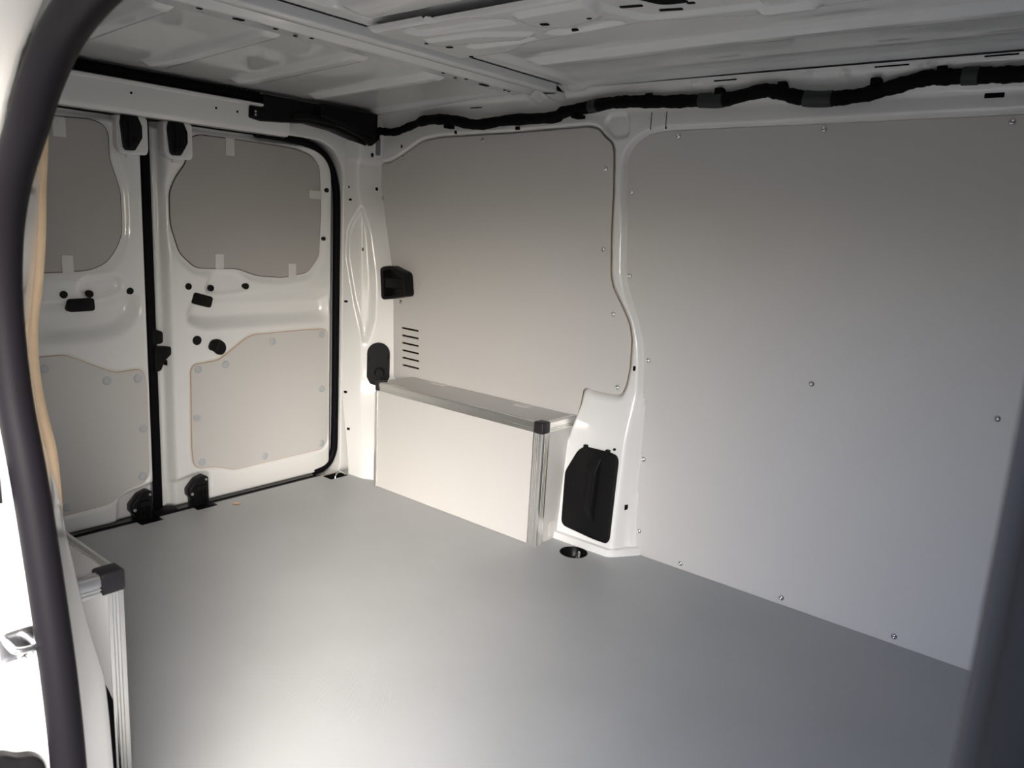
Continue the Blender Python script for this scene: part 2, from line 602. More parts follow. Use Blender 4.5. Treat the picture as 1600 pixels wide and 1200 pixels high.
# cross beam under the roof
bp = [(0.705, 0.004), (0.715, -0.004), (0.780, -0.005), (0.795, -0.014), (0.806, -0.017), (0.816, -0.013), (0.830, -0.004),
      (0.848, -0.003), (0.862, -0.012), (0.872, -0.016), (0.905, -0.016), (0.909, -0.012), (0.909, 0.006)]
def beam_obj():
    rows = []
    for y in np.linspace(-1.66, -0.012, 60):
        rows.append([(x, y, float(roof_z(x)) + h) for x, h in bp])
    return loft('cross_beam', rows, M_ROOF, rf)
beam = beam_obj()
endc = loft('beam_foot', [[(x, -0.10 + 0.075 * t, float(roof_z(x)) - 0.002 + h * (1.15 - t) - 0.030 * t) for x, h in bp[3:]] for t in np.linspace(0, 1, 8)], M_ROOF, rf)
for i, (x, y, w, h) in enumerate([(0.752, -1.083, .012, .006), (0.748, -0.995, .024, .010), (0.750, -0.908, .011, .006), (0.738, -0.849, .010, .006),
                                  (0.752, -0.816, .010, .006), (0.756, -0.401, .010, .006), (0.739, -0.337, .010, .006), (0.755, -0.310, .010, .006),
                                  (0.742, -0.222, .034, .012), (0.746, -0.135, .010, .006), (0.742, -0.112, .010, .006)]):
    zz = float(roof_z(x)) - 0.0055
    plate('hole', fillet([(x - h / 2, y - w / 2), (x + h / 2, y - w / 2 + .004), (x + h / 2, y + w / 2), (x - h / 2, y + w / 2 - .004)], 0.002, 2), 'Z', zz - 0.001, zz + 0.004, M_HOLE, rf)

# reinforcement plate of the roof, with pressings and holes
PL = fillet([(0.935, -0.822), (1.115, -0.822), (1.125, -0.808), (2.46, -0.812), (2.46, -0.545), (1.66, -0.545), (1.60, -0.575), (1.56, -0.572),
             (1.50, -0.595), (1.20, -0.572), (1.10, -0.520), (0.935, -0.520)], 0.015, 3)
def plate_h(P):
    x, y = P[:, 0], P[:, 1]
    z = roof_z(x) - 0.014
    d = sdf_poly(P, PL)
    z += 0.010 * sstep(d, -0.016, 0.0)
    for poly, dep in [([(1.02, -0.79), (1.20, -0.79), (1.27, -0.74), (1.27, -0.72), (1.10, -0.735), (1.02, -0.74)], 0.008),
                      ([(1.00, -0.71), (1.15, -0.70), (1.26, -0.645), (1.20, -0.62), (1.08, -0.655), (1.00, -0.66)], -0.006),
                      ([(1.05, -0.60), (1.18, -0.595), (1.24, -0.61), (1.15, -0.64), (1.05, -0.63)], 0.006),
                      ([(1.30, -0.77), (1.48, -0.77), (1.44, -0.68), (1.34, -0.66), (1.29, -0.70)], -0.007),
                      ([(1.27, -0.635), (1.42, -0.66), (1.46, -0.62), (1.30, -0.60)], 0.007),
                      ([(1.46, -0.79), (1.72, -0.79), (1.72, -0.60), (1.50, -0.62), (1.47, -0.70)], 0.006),
                      ([(1.70, -0.59), (1.80, -0.59), (1.80, -0.565), (1.70, -0.565)], -0.008)]:
        dd = sdf_poly(P, fillet(poly, 0.02, 3))
        z += dep * (1 - sstep(dd, -0.007, 0.007))
    return z
rp = heightfield('reinforcement_plate', 'Z', 0.92, 2.46, -0.83, -0.51, 0.005, plate_h, M_ROOF, rf, mask=lambda P: sdf_poly(P, PL) < 0)
for (x, y, a, b) in [(0.987, -0.685, .010, .007), (1.009, -0.636, .016, .011), (0.990, -0.544, .010, .007), (1.178, -0.629, .010, .007),
                     (1.331, -0.709, .017, .014), (1.329, -0.605, .015, .013), (1.428, -0.702, .009, .006), (1.560, -0.640, .042, .012), (1.508, -0.690, .042, .012),
                     (1.609, -0.660, .014, .010)]:
    zz = float(plate_h(np.array([[x, y]]))[0])
    plate('hole', rrect(x, y, a, b, min(a, b) * 0.3, 0.25), 'Z', zz - 0.0012, zz + 0.004, M_HOLE, rf)
x, y = 1.575, -0.700
zz = float(plate_h(np.array([[x, y]]))[0])
plate('hole', fillet([(1.535, -0.735), (1.590, -0.715), (1.615, -0.665), (1.560, -0.672)], 0.018, 4), 'Z', zz - 0.0014, zz + 0.004, M_HOLE, rf)

# right side of the van, cut by the sliding door opening
DOORO = [(1.50, -0.05), (1.485, 0.30), (1.475, 0.43), (1.455, 0.54), (1.429, 0.65), (1.401, 0.74), (1.393, 0.83), (1.406, 0.90), (1.437, 0.955),
         (1.487, 1.005), (1.530, 1.045), (1.585, 1.080), (1.66, 1.105), (1.75, 1.118), (2.20, 1.125), (2.255, 1.10), (2.283, 1.04), (2.286, -0.05)]
wr = plate('wall_right', [(-0.15, -0.10), (2.55, -0.10), (2.55, 1.42), (-0.15, 1.42)], 'Y', -1.82, -1.665, M_PAINT,
           holes=[[(x - 0.022 if x < 1.7 else x + 0.02 if x > 2.2 else x, z + (0.02 if z > 1.0 else -0.02 if z < 0 else 0)) for x, z in DOORO]], bevel=0.008, bres=2)
tag(wr, kind='structure')
# bulkhead to the cab
bh = box('wall_front', 2.44, 2.50, -1.80, 0.05, -0.10, 1.40, M_GREYTRIM)
tag(bh, kind='structure')

# sliding door, pushed back along the outside of the van
sd = plate('door_3', fillet([(0.38, -0.12), (1.37, -0.12), (1.33, 0.70), (1.37, 0.95), (1.45, 1.12), (1.40, 1.22), (0.38, 1.22)], 0.05, 4), 'Y', -1.985, -1.90, M_PAINT, bevel=0.02, bres=3)
tag(sd, kind='structure')
# ------------------------------------------------------------------ near door edge: return flange, board, seal
# (height, x) of the inner edge of the return, lying on Y = -1.585
RET = [(-0.05, 1.425), (0.1, 1.418), (0.254, 1.408), (0.323, 1.403), (0.372, 1.395), (0.398, 1.376), (0.432, 1.353), (0.483, 1.328), (0.528, 1.307), (0.567, 1.293), (0.597, 1.28), (0.634, 1.258), (0.672, 1.241), (0.712, 1.232), (0.744, 1.225), (0.769, 1.227), (0.794, 1.234), (0.835, 1.252), (0.894, 1.274), (0.942, 1.29), (0.978, 1.298), (1.02, 1.313), (1.06, 1.33), (1.12, 1.36)]
def near_return():
    rows = []
    rc = catmull([(e[1], 0, e[0]) for e in RET], 8)
    ez = [p.z for p in rc]; ex = [p.x for p in rc]
    dc = catmull([(p[0], 0, p[1]) for p in DOORO[:12]], 8)
    dz = [p.z for p in dc]; dx = [p.x for p in dc]
    for z in np.linspace(0.0, 1.045, 60):
        xs = float(np.interp(z, dz, dx)); xe = float(np.interp(z, ez, ex))
        xs2 = xs - 0.004
        r = [(xs2 - 0.02, -1.668, z), (xs2, -1.664, z), (xs2 + 0.004, -1.655, z), (xs2 - 0.002, -1.648, z)]
        for t in np.linspace(0.2, 1, 5):
            r.append((xs2 + (xe - xs2) * t, -1.648 + 0.063 * t, z))
        r.append((xe - 0.004, -1.583, z)); r.append((xe - 0.03, -1.587, z))
        rows.append(r)
    return loft('door_return_flange', rows, M_PAINT)
nr = near_return()
tag(nr, kind='structure')
# plywood board on the inside of the right wall
be = [(p.x, p.z) for p in catmull([(x, 0, z) for x, z in [(1.255, 0.4), (1.258, 0.527), (1.26, 0.554), (1.259, 0.588), (1.253, 0.63), (1.233, 0.668), (1.218, 0.708), (1.214, 0.741), (1.216, 0.766), (1.222, 0.792), (1.242, 0.834), (1.262, 0.894), (1.273, 0.95), (1.283, 0.987), (1.294, 1.029), (1.306, 1.063), (1.325, 1.12)]], 4)]
bo = plate('lining_board', [(0.25, 0.40)] + be + [(0.25, 1.20)], 'Y', -1.5825, -1.5705, [M_LINING, M_PLY])
tag(bo, 'plywood lining board with a raw cut edge behind the black door seal', 'lining board')

near_path = [(x + 0.004, -1.662, z) for x, z in DOORO[:15]] + [(2.25, -1.662, 1.122)]
ns = tube('door_seal', catmull(near_path, 6), 0.0172, M_RUBBER, seg=16)
tag(ns, 'thick black rubber seal curving round the white sliding door opening', 'door seal')

# front edge of the opening
fs = tube('door_seal', [(2.2868, -1.676, -0.05), (2.2868, -1.676, 1.10)], 0.0045, M_RUBBER, seg=14)
tag(fs, 'straight black rubber seal beside the grey front pillar trim', 'door seal')
pt = box('trim_2', 2.275, 2.44, -1.664, -1.60, -0.02, 1.2, M_PILLAR_SHADED, bev=0.004)
ps = box('trim_4', 2.2900, 2.42, -1.80, -1.668, -0.10, 1.16, M_SLATE, bev=0.006)
tag(ps, kind='structure')
tag(pt, kind='structure')

# ------------------------------------------------------------------ rear doors
def rivet_mesh_x():
    return lathe_mesh('rivet', [(0.0125, 0.0), (0.0125, 0.0012), (0.0105, 0.0026), (0.006, 0.0032), (0.0, 0.0034)], (1, 0, 0), (0, 0, 0), 18)

UP2 = fillet([(-0.771, 0.985), (-0.771, 0.891), (-0.745, 0.805), (-0.695, 0.760), (-0.62, 0.758), (-0.552, 0.758), (-0.482, 0.734), (-0.383, 0.726),
              (-0.278, 0.743), (-0.232, 0.799), (-0.224, 0.956), (-0.231, 1.109), (-0.266, 1.142), (-0.331, 1.156), (-0.476, 1.160), (-0.673, 1.161),
              (-0.698, 1.150), (-0.703, 1.131), (-0.717, 1.073), (-0.748, 1.033)], 0.02, 4)
UP1 = fillet([(-1.445, 1.05), (-1.40, 1.148), (-1.30, 1.158), (-1.052, 1.160), (-0.987, 1.164), (-0.954, 1.154), (-0.942, 1.130), (-0.943, 1.065), (-0.928, 1.019), (-0.916, 0.975),
              (-0.917, 0.858), (-0.936, 0.813), (-0.964, 0.776), (-1.008, 0.756), (-1.059, 0.752), (-1.25, 0.745), (-1.40, 0.760), (-1.445, 0.85)], 0.02, 4)
LO2 = fillet([(-0.721, 0.437), (-0.710, 0.453), (-0.626, 0.459), (-0.520, 0.527), (-0.496, 0.534), (-0.304, 0.537), (-0.207, 0.535), (-0.190, 0.519),
              (-0.190, 0.178), (-0.192, 0.103), (-0.210, 0.081), (-0.576, 0.076), (-0.646, 0.102), (-0.702, 0.107), (-0.720, 0.124), (-0.725, 0.179)], 0.015, 3)
LO1 = fillet([(-1.44, 0.49), (-1.42, 0.525), (-1.153, 0.519), (-1.089, 0.519), (-1.064, 0.507), (-0.970, 0.460), (-0.952, 0.454), (-0.886, 0.457), (-0.872, 0.445), (-0.865, 0.409),
              (-0.869, 0.123), (-0.881, 0.101), (-0.921, 0.094), (-0.941, 0.088), (-0.980, 0.060), (-1.008, 0.055), (-1.42, 0.045), (-1.44, 0.07)], 0.015, 3)
D2OUT = fillet([(-0.826, -0.02), (-0.166, -0.02), (-0.166, 1.184), (-0.826, 1.184)], [0.004, 0.06, 0.13, 0.004], 8)
D1OUT = fillet([(-1.470, -0.02), (-0.842, -0.02), (-0.842, 1.184), (-1.470, 1.184)], [0.06, 0.004, 0.004, 0.13], 8)

def door_relief(P, out, up, lo, edge_y, sgn, band, boss, hinge):
    y, z = P[:, 0], P[:, 1]
    h = np.zeros(len(P))
    d = sdf_poly(P, out)
    h -= 0.030 * sstep(d, -0.020, 0.0)
    # window sits in a dished recess, the lower board in a shallow one
    h -= 0.010 * (1 - sstep(sdf_poly(P, up), 0.004, 0.030))
    h -= 0.008 * (1 - sstep(sdf_poly(P, lo), 0.001, 0.010))
    # horizontal trough under the window ledge
    h -= 0.034 * (1 - sstep(sdf_poly(P, fillet(band, 0.04, 4)), -0.030, 0.018))
    h -= 0.014 * (1 - sstep(sdf_poly(P, fillet(boss, 0.02, 4)), -0.014, 0.010))
    h -= 0.014 * (1 - sstep(sdf_poly(P, fillet(hinge, 0.02, 4)), -0.012, 0.006))
    return h

def d2_h(P):
    band = [(-0.735, 0.60), (-0.71, 0.655), (-0.60, 0.668), (-0.19, 0.668), (-0.19, 0.575), (-0.52, 0.575), (-0.68, 0.575)]
    boss = [(-0.672, 0.684), (-0.645, 0.745), (-0.548, 0.742), (-0.520, 0.700), (-0.545, 0.678), (-0.62, 0.672)]
    hinge = [(-0.80, -0.05), (-0.80, 0.080), (-0.690, 0.098), (-0.665, 0.085), (-0.660, -0.05)]
    h = door_relief(P, D2OUT, UP2, LO2, 0, 1, band, boss, hinge)
    # stepped closing edge along the centre gap
    h -= 0.034 * (1 - sstep(P[:, 0], -0.800, -0.776))
    return h
def d1_h(P):
    band = [(-1.46, 0.585), (-1.46, 0.655), (-1.10, 0.655), (-0.95, 0.668), (-0.885, 0.69), (-0.88, 0.63), (-0.93, 0.575), (-1.05, 0.560)]
    boss = [(-1.045, 0.700), (-1.03, 0.735), (-0.93, 0.738), (-0.925, 0.700), (-0.965, 0.676), (-1.02, 0.672)]
    hinge = [(-0.975, -0.05), (-0.968, 0.065), (-0.945, 0.080), (-0.845, 0.098), (-0.845, -0.05)]
    return door_relief(P, D1OUT, UP1, LO1, 0, 1, band, boss, hinge)

d2 = heightfield('door_2', 'X', -0.828, -0.160, -0.022, 1.190, 0.005, d2_h, M_PAINT, mask=lambda P: sdf_poly(P, D2OUT) < 0.001)
tag(d2, kind='structure')
d1 = heightfield('door_1', 'X', -1.474, -0.840, -0.022, 1.190, 0.005, d1_h, M_PAINT, mask=lambda P: sdf_poly(P, D1OUT) < 0.001)
tag(d1, kind='structure')

def dress(door, up, lo, rivets, clips, discs, hfun):
    plate('window_board', up, 'X', -0.012, -0.006, [M_WINBOARD, M_EDGE], door)
    def grow(poly, d):
        n = len(poly); area = sum(poly[i - 1][0] * poly[i][1] - poly[i][0] * poly[i - 1][1] for i in range(n))
        sg = 1 if area > 0 else -1
        out = []
        for i in range(n):
            a, b = Vector(poly[i - 1]), Vector(poly[(i + 1) % n])
            t = (b - a).normalized()
            out.append((poly[i][0] + t.y * d * sg, poly[i][1] - t.x * d * sg))
        return out
    plate('window_gasket', grow(up, 0.0025), 'X', -0.014, -0.0078, M_GASKET, door)
    plate('board_edging', grow(lo, 0.0022), 'X', -0.012, -0.0052, M_EDGE, door)
    lb = plate('lower_board', lo, 'X', -0.010, -0.003, [M_LINING, M_EDGE], door)
    for (y, z) in rivets:
        o = stamped('rivet', 'rivx', rivet_mesh_x, (-0.003, y, z), M_RIVET, lb)
    for (y, z, w, h) in clips:
        plate('clip', rrect(y, z, w, h, 0.003), 'X', -0.0062, -0.0035, M_CLIP, door, bevel=0.0008)
    for (y, z, r) in discs:
        x = float(hfun(np.array([[y + a, z + b] for a in (-r, 0, r) for b in (-r, 0, r)])).max())
        o = link('plug', lathe_mesh('plug', [(r, -0.014), (r, 0.0015), (r * 0.85, 0.003), (r * 0.6, 0.0022), (0, 0.0022)], (1, 0, 0), (x, y, z), 20), M_BLACK, door)

dress(d2, UP2, LO2,
      [(-0.698, 0.437), (-0.602, 0.444), (-0.425, 0.507), (-0.219, 0.517), (-0.706, 0.279), (-0.217, 0.313), (-0.693, 0.127), (-0.219, 0.103), (-0.459, 0.101)],
      [(-0.572, 1.137, 0.030, 0.054), (-0.248, 1.012, 0.052, 0.030), (-0.615, 0.780, 0.029, 0.047), (-0.343, 0.750, 0.031, 0.047)],
      [(-0.724, 0.703, 0.0105), (-0.645, 0.695, 0.0105), (-0.525, 0.699, 0.0100), (-0.701, 0.532, 0.0150), (-0.203, 1.030, 0.008), (-0.213, 0.861, 0.007)], d2_h)
dress(d1, UP1, LO1,
      [(-1.144, 0.486), (-0.979, 0.434), (-0.889, 0.430), (-0.880, 0.272), (-0.888, 0.121), (-1.108, 0.075), (-1.36, 0.48), (-1.40, 0.28), (-1.38, 0.09)],
      [(-1.068, 1.134, 0.032, 0.052), (-1.067, 0.772, 0.030, 0.048), (-1.36, 0.772, 0.030, 0.048), (-1.424, 1.0, 0.05, 0.03)],
      [(-1.084, 0.689, 0.0105), (-1.014, 0.688, 0.0105), (-0.903, 0.694, 0.0100)], d1_h)

def on_door(hfun, pts, extra=0.0):
    a = np.array(pts)
    ring = np.concatenate([a + np.array([u, v]) for u in (-0.025, 0, 0.025) for v in (-0.014, 0, 0.014)])
    return float(hfun(ring).max()) + extra
# rectangular blanking plugs
x = on_door(d2_h, [(-0.680, 0.659)])
plate('blanking_plug', rrect(-0.680, 0.659, 0.066, 0.036, 0.009, -0.28), 'X', x - 0.024, x + 0.004, M_BLACK, d2, bevel=0.0015)
x = on_door(d1_h, [(-1.042, 0.659)], 0.006)
plate('blanking_plug', rrect(-1.042, 0.659, 0.070, 0.036, 0.009, 0.02), 'X', x - 0.024, x + 0.004, M_BLACK, d1, bevel=0.0015)
# round inner door release on the right-hand leaf
x = on_door(d2_h, [(-0.634, 0.506)])
rel = plate('release_knob', fillet([(-0.664, 0.512), (-0.654, 0.530), (-0.630, 0.533), (-0.608, 0.518), (-0.603, 0.496), (-0.616, 0.479), (-0.634, 0.480), (-0.648, 0.494), (-0.662, 0.498)], 0.012, 4),
            'X', x - 0.020, x + 0.010, M_BLACK, d2, bevel=0.004, bres=2)
plate('finger_grip', rrect(-0.636, 0.510, 0.006, 0.030, 0.002, -0.35), 'X', x + 0.009, x + 0.014, M_BLACKGLOSS, rel, bevel=0.0015)

# latch housings at the top of both leaves
def top_latch(door, dy):
    br = plate('latch_bracket', fillet([(-0.930 + dy, 1.186), (-0.930 + dy, 1.10), (-0.918 + dy, 1.080), (-0.848 + dy, 1.082), (-0.842 + dy, 1.094), (-0.842 + dy, 1.186)], 0.012, 4),
               'X', -0.02, 0.020, M_PAINT, door, bevel=0.004, bres=2)
    b = plate('latch_body', fillet([(-0.916 + dy, 1.192), (-0.922 + dy, 1.165), (-0.916 + dy, 1.098), (-0.910 + dy, 1.090), (-0.886 + dy, 1.091), (-0.864 + dy, 1.128),
                                    (-0.864 + dy, 1.160), (-0.872 + dy, 1.178), (-0.880 + dy, 1.192)], 0.004, 2), 'X', 0.012, 0.034, M_BLACKGLOSS, door, bevel=0.003)
    plate('latch_rib', rrect(-0.902 + dy, 1.140, 0.006, 0.085, 0.002), 'X', 0.032, 0.040, M_BLACKGLOSS, b, bevel=0.0015)
    plate('latch_rib', rrect(-0.884 + dy, 1.118, 0.018, 0.016, 0.003), 'X', 0.032, 0.038, M_BLACKGLOSS, b, bevel=0.0015)
    plate('latch_tab', rrect(-0.886 + dy, 1.077, 0.030, 0.012, 0.003), 'X', -0.004, 0.012, M_PAINT, door, bevel=0.001)
top_latch(d1, 0.0)
top_latch(d2, 0.134)

def bottom_latch(door, dy, dz):
    b = plate('bottom_latch', fillet([(-0.940 + dy, 0.027 + dz), (-0.940 + dy, 0.048 + dz), (-0.912 + dy, 0.078 + dz), (-0.884 + dy, 0.086 + dz), (-0.874 + dy, 0.080 + dz),
                                      (-0.874 + dy, -0.020), (-0.928 + dy, -0.020), (-0.930 + dy, 0.014 + dz)], 0.004, 2), 'X', -0.006, 0.030, M_BLACKGLOSS, door, bevel=0.003)
    for q in range(4):
        plate('rib', rrect(-0.886 - 0.010 * q + dy, 0.022, 0.004, 0.050, 0.001), 'X', 0.028, 0.036, M_BLACKGLOSS, b, bevel=0.001)
    plate('roller', rrect(-0.902 + dy, 0.050 + dz, 0.036, 0.018, 0.006), 'X', 0.028, 0.042, M_BLACKGLOSS, b, bevel=0.003)
    plate('bolt_head', circle(-0.932 + dy, 0.034 + dz, 0.005, 10), 'X', 0.028, 0.034, M_STEEL, b)
    plate('bolt_head', circle(-0.884 + dy, 0.074 + dz, 0.004, 10), 'X', 0.028, 0.034, M_STEEL, b)
bottom_latch(d1, 0.0, -0.004)
bottom_latch(d2, 0.184, 0.004)

# check-strap buffers on the closing edge
plate('edge_buffer', fillet([(-0.836, 0.578), (-0.806, 0.566), (-0.803, 0.560), (-0.804, 0.532), (-0.810, 0.528), (-0.836, 0.526)], 0.005, 3), 'X', -0.036, -0.012, M_BLACK, d2, bevel=0.003)
plate('edge_latch', fillet([(-0.834, 0.520), (-0.784, 0.518), (-0.780, 0.512), (-0.781, 0.494), (-0.803, 0.474), (-0.815, 0.446), (-0.834, 0.440)], 0.004, 3), 'X', -0.036, -0.006, M_BLACK, d2, bevel=0.003)
plate('edge_slot', rrect(-0.793, 0.466, 0.006, 0.016, 0.001), 'X', -0.036, -0.018, M_HOLE, d2)

# seals of the rear doors
cs = plate('centre_seal', [(-0.846, -0.01), (-0.822, -0.01), (-0.822, 1.188), (-0.846, 1.188)], 'X', -0.06, -0.014, M_RUBBER, bevel=0.004)
tag(cs, 'black rubber strip down the gap between the two rear doors', 'door seal')
sp = [(0.004, y, z) for y, z in [(-0.48, 1.190), (-0.387, 1.190), (-0.29, 1.182), (-0.225, 1.158), (-0.183, 1.115), (-0.160, 1.05), (-0.1535, 0.98), (-0.1525, 0.80), (-0.1525, 0.566),
                                  (-0.1525, 0.30), (-0.154, 0.10), (-0.160, 0.055), (-0.178, 0.022), (-0.205, 0.004), (-0.25, -0.004)]]
rsl = tube('door_seal', catmull([(-0.008 + 0 * x, y, z) for x, y, z in sp], 6), 0.0135, M_RUBBER, seg=12)
tag(rsl, 'black rubber seal around the outer edge of the rear door beside the corner pillar', 'door seal')
sil = extrude('sill_seal', [(0.0, -0.03), (0.056, -0.03), (0.056, -0.004), (0.030, -0.006), (0.012, -0.014), (0.004, -0.012)], 'Y', -1.60, -0.25, M_RUBBER)
tag(sil, 'flat black rubber strip between the load floor and the rear doors', 'sill seal')
foot_block = box('seal_foot', 0.0, 0.05, -0.868, -0.800, -0.012, 0.006, M_RUBBER, bev=0.004)
tag(foot_block, 'small black rubber block at the foot of the gap between the doors', 'rubber block')

# ------------------------------------------------------------------ rear header fittings
cond = empty('cable_conduit', (0.03, -1.0, 1.277))
cpts = [(0.040, y, 1.290 + 0.002 * math.sin(y * 9)) for y in np.linspace(-1.58, -0.50, 130)]
tube('sleeve', cpts, 0.015, M_CABLE, cond, seg=10, rfun=lambda i: 0.0165 + 0.0016 * (i % 2))
tube('sleeve', [(0.020, y, 1.300) for y in np.linspace(-1.58, -0.50, 20)], 0.012, M_CABLE, cond, seg=10)
tag(cond, 'black ribbed cable conduit lying on top of the white rear header', 'cable conduit')

ht = empty('header_cover', (0.06, -0.3, 1.19))
CO = fillet([(-0.545, 1.263), (-0.548, 1.226), (-0.510, 1.220), (-0.43, 1.226), (-0.33, 1.238), (-0.22, 1.228), (-0.13, 1.208), (-0.085, 1.185), (-0.072, 1.152), (-0.052, 1.152),
             (-0.046, 1.19), (-0.022, 1.235), (-0.022, 1.300), (-0.24, 1.303), (-0.25, 1.296), (-0.28, 1.296), (-0.295, 1.303), (-0.50, 1.303), (-0.50, 1.263)], 0.006, 3)
plate('shell', CO, 'X', 0.02, 0.070, M_BLACK, ht, bevel=0.006, bres=2)
plate('lower_lip', fillet([(-0.40, 1.238), (-0.33, 1.244), (-0.20, 1.236), (-0.12, 1.214), (-0.075, 1.19), (-0.035, 1.22), (-0.035, 1.252), (-0.15, 1.262), (-0.33, 1.268), (-0.40, 1.262)], 0.01, 3),
      'X', 0.066, 0.088, M_BLACK, ht, bevel=0.009, bres=3)
plate('end_block', fillet([(-0.30, 1.302), (-0.300, 1.262), (-0.20, 1.244), (-0.11, 1.222), (-0.066, 1.226), (-0.058, 1.236), (-0.058, 1.300)], 0.006, 3), 'X', 0.060, 0.098, M_BLACK, ht, bevel=0.005, bres=2)
for z in (1.246, 1.236):
    plate('clip_pin', circle(-0.528, z, 0.004, 10), 'X', 0.069, 0.0715, M_STEEL, ht)
link('fixing_screw', lathe_mesh('fixing_screw', [(0.008, 0), (0.008, 0.003), (0.005, 0.005), (0, 0.005)], (1, -0.6, 0), (0.070, -0.062, 1.164), 14), M_GREYCOVER, ht)
tag(ht, 'large black plastic cover at the rear roof corner above the door seal', 'plastic cover')
for (y, z) in [(-0.905, 1.241), (-0.655, 1.238), (-0.585, 1.2375)]:
    plate('hole', circle(y, z, 0.0035, 10), 'X', 0.058, 0.0628, M_HOLE, hd)

# ------------------------------------------------------------------ left wall lining boards
def screw_mesh_y():
    return lathe_mesh('screw', [(0.0075, 0.0), (0.0075, 0.0010), (0.0062, 0.0030), (0.0035, 0.0042), (0.0028, 0.0034), (0.0, 0.0030)], (0, -1, 0), (0, 0, 0), 16)
p1 = plate('side_lining_panel', P1F, 'Y', 0.0, 0.006, [M_LINING, M_EDGE])
tag(p1, 'large plain grey lining panel between the shaped pillar and the cab', 'lining panel')
for (x, z) in [(1.253, 1.204), (1.637, 1.209), (2.02, 1.211), (1.122, 1.055), (1.139, 0.82), (1.224, 0.586), (1.238, 0.294), (1.246, 0.072), (1.389, 0.016),
               (1.685, 0.018), (1.963, 0.019), (1.688, 0.598), (2.090, 0.590)]:
    stamped('screw', 'scry', screw_mesh_y, (x, 0.0, z), M_STEEL, p1)
slots = []
for i in range(6):
    z = 0.553 - 0.0275 * i
    slots.append(fillet([(0.198 + 0.0018 * i, z - 0.0035), (0.288 + 0.0018 * i, z - 0.0045), (0.288 + 0.0018 * i, z + 0.0025), (0.198 + 0.0018 * i, z + 0.0035)], 0.003, 2))
p2 = plate('side_lining_panel', P2F, 'Y', -0.012, -0.006, [M_LINING, M_EDGE], holes=slots)
tag(p2, 'grey lining panel with six vent slots above the wheel box', 'lining panel')
for (x, z) in [(0.180, 1.156), (0.557, 1.209), (1.037, 1.118), (1.050, 0.890), (1.103, 0.706), (1.137, 0.493), (0.190, 0.647), (0.079, 1.016)]:
    stamped('screw', 'scry', screw_mesh_y, (x, -0.012, z), M_STEEL, p2)
vb = box('vent_backing', 0.17, 0.32, -0.0055, -0.004, 0.39, 0.58, M_HOLE, p2)

# holes punched in the bare metal
for (x, z, w, h) in [(0.441, 1.236, .010, .010), (0.180, 1.196, .008, .010), (0.706, 1.240, .018, .010), (0.949, 1.262, .018, .010), (1.179, 1.309, .020, .010), (1.982, 1.262, .036, .010)]:
    y = float(wall_h(np.array([[x, z]]))[0])
    plate('hole', rrect(x, z, w, h, 0.002), 'Y', y - 0.0012, y + 0.004, M_HOLE, wl)
for (x, z, w, h) in [(1.4, 1.325, .06, .003), (1.785, 1.3275, .07, .003), (1.99, 1.331, .06, .003), (0.55, 1.305, .05, .004)]:
    y = float(wall_h(np.array([[x, z]]))[0])
    plate('slot', rrect(x, z, w, h, 0.001), 'Y', y - 0.0012, y + 0.004, M_HOLE, wl)
for (x, z, w, h) in [(1.193, 0.560, .006, .014), (1.2145, 0.147, .006, .016)]:
    y = float(wall_h(np.array([[x, z]]))[0])
    plate('hole', rrect(x, z, w, h, 0.003), 'Y', y - 0.005, y + 0.006, M_HOLE, wl)
# seams across the rail above the pillar
for x in (1.176, 1.222):
    y = float(wall_h(np.array([[x, 1.245]]))[0])
    plate('seam', rrect(x, 1.243, 0.002, 0.045, 0.0005), 'Y', y - 0.0006, y + 0.004, M_HOLE, wl)

# slot window in the gusset at the rear end
plate('hole', circle(1.17, 0.318, 0.004, 10), 'Y', -0.056, -0.04, M_HOLE, wl)

# ------------------------------------------------------------------ cable harness along the cant rail
ch = empty('cable_harness', (1.0, -0.055, 1.25))
cb = [(0.094, 1.247), (0.12, 1.244), (0.182, 1.242), (0.262, 1.260), (0.34, 1.274), (0.45, 1.270), (0.559, 1.252), (0.692, 1.260), (0.864, 1.261), (0.904, 1.273), (0.987, 1.282),
      (1.066, 1.288), (1.143, 1.288), (1.241, 1.284), (1.333, 1.282), (1.398, 1.280), (1.501, 1.293), (1.541, 1.287), (1.60, 1.272), (1.657, 1.268), (1.727, 1.272), (1.792, 1.285),
      (1.854, 1.296), (1.90, 1.296), (1.974, 1.294), (2.031, 1.292), (2.2, 1.29), (2.42, 1.29)]
cp = [(x, -0.052 + (0.004 if z < 1.265 else -0.012 if z > 1.285 else 0.0), z) for x, z in cb]
cc = catmull(cp, 8)
tube('sleeve', cc, 0.0165, M_CABLE, ch, seg=12, rfun=lambda i: (0.013 if cc[i].x < 0.3 else 0.0165) + 0.001 * math.sin(i * 0.9) + 0.0008 * math.sin(i * 2.3))
def along(x0, x1, r):
    seg = [p for p in cc if x0 <= p.x <= x1]
    return seg
for (x0, x1) in [(0.99, 1.03), (1.33, 1.40), (1.60, 1.67), (1.925, 1.965)]:
    tube('tape_wrap', along(x0, x1, 0), 0.0186, M_TAPE, ch, seg=12)
for (x, z) in [(0.949, 1.262), (0.438, 1.252), (1.385, 1.300), (1.755, 1.298), (1.885, 1.312), (1.545, 1.304)]:
    box('clip', x - 0.010, x + 0.010, -0.064, -0.030, z - 0.008, z + 0.008, M_CABLE, ch, bev=0.002)
tag(ch, 'wavy black cable harness running under the roof above the wall panels', 'cable harness')

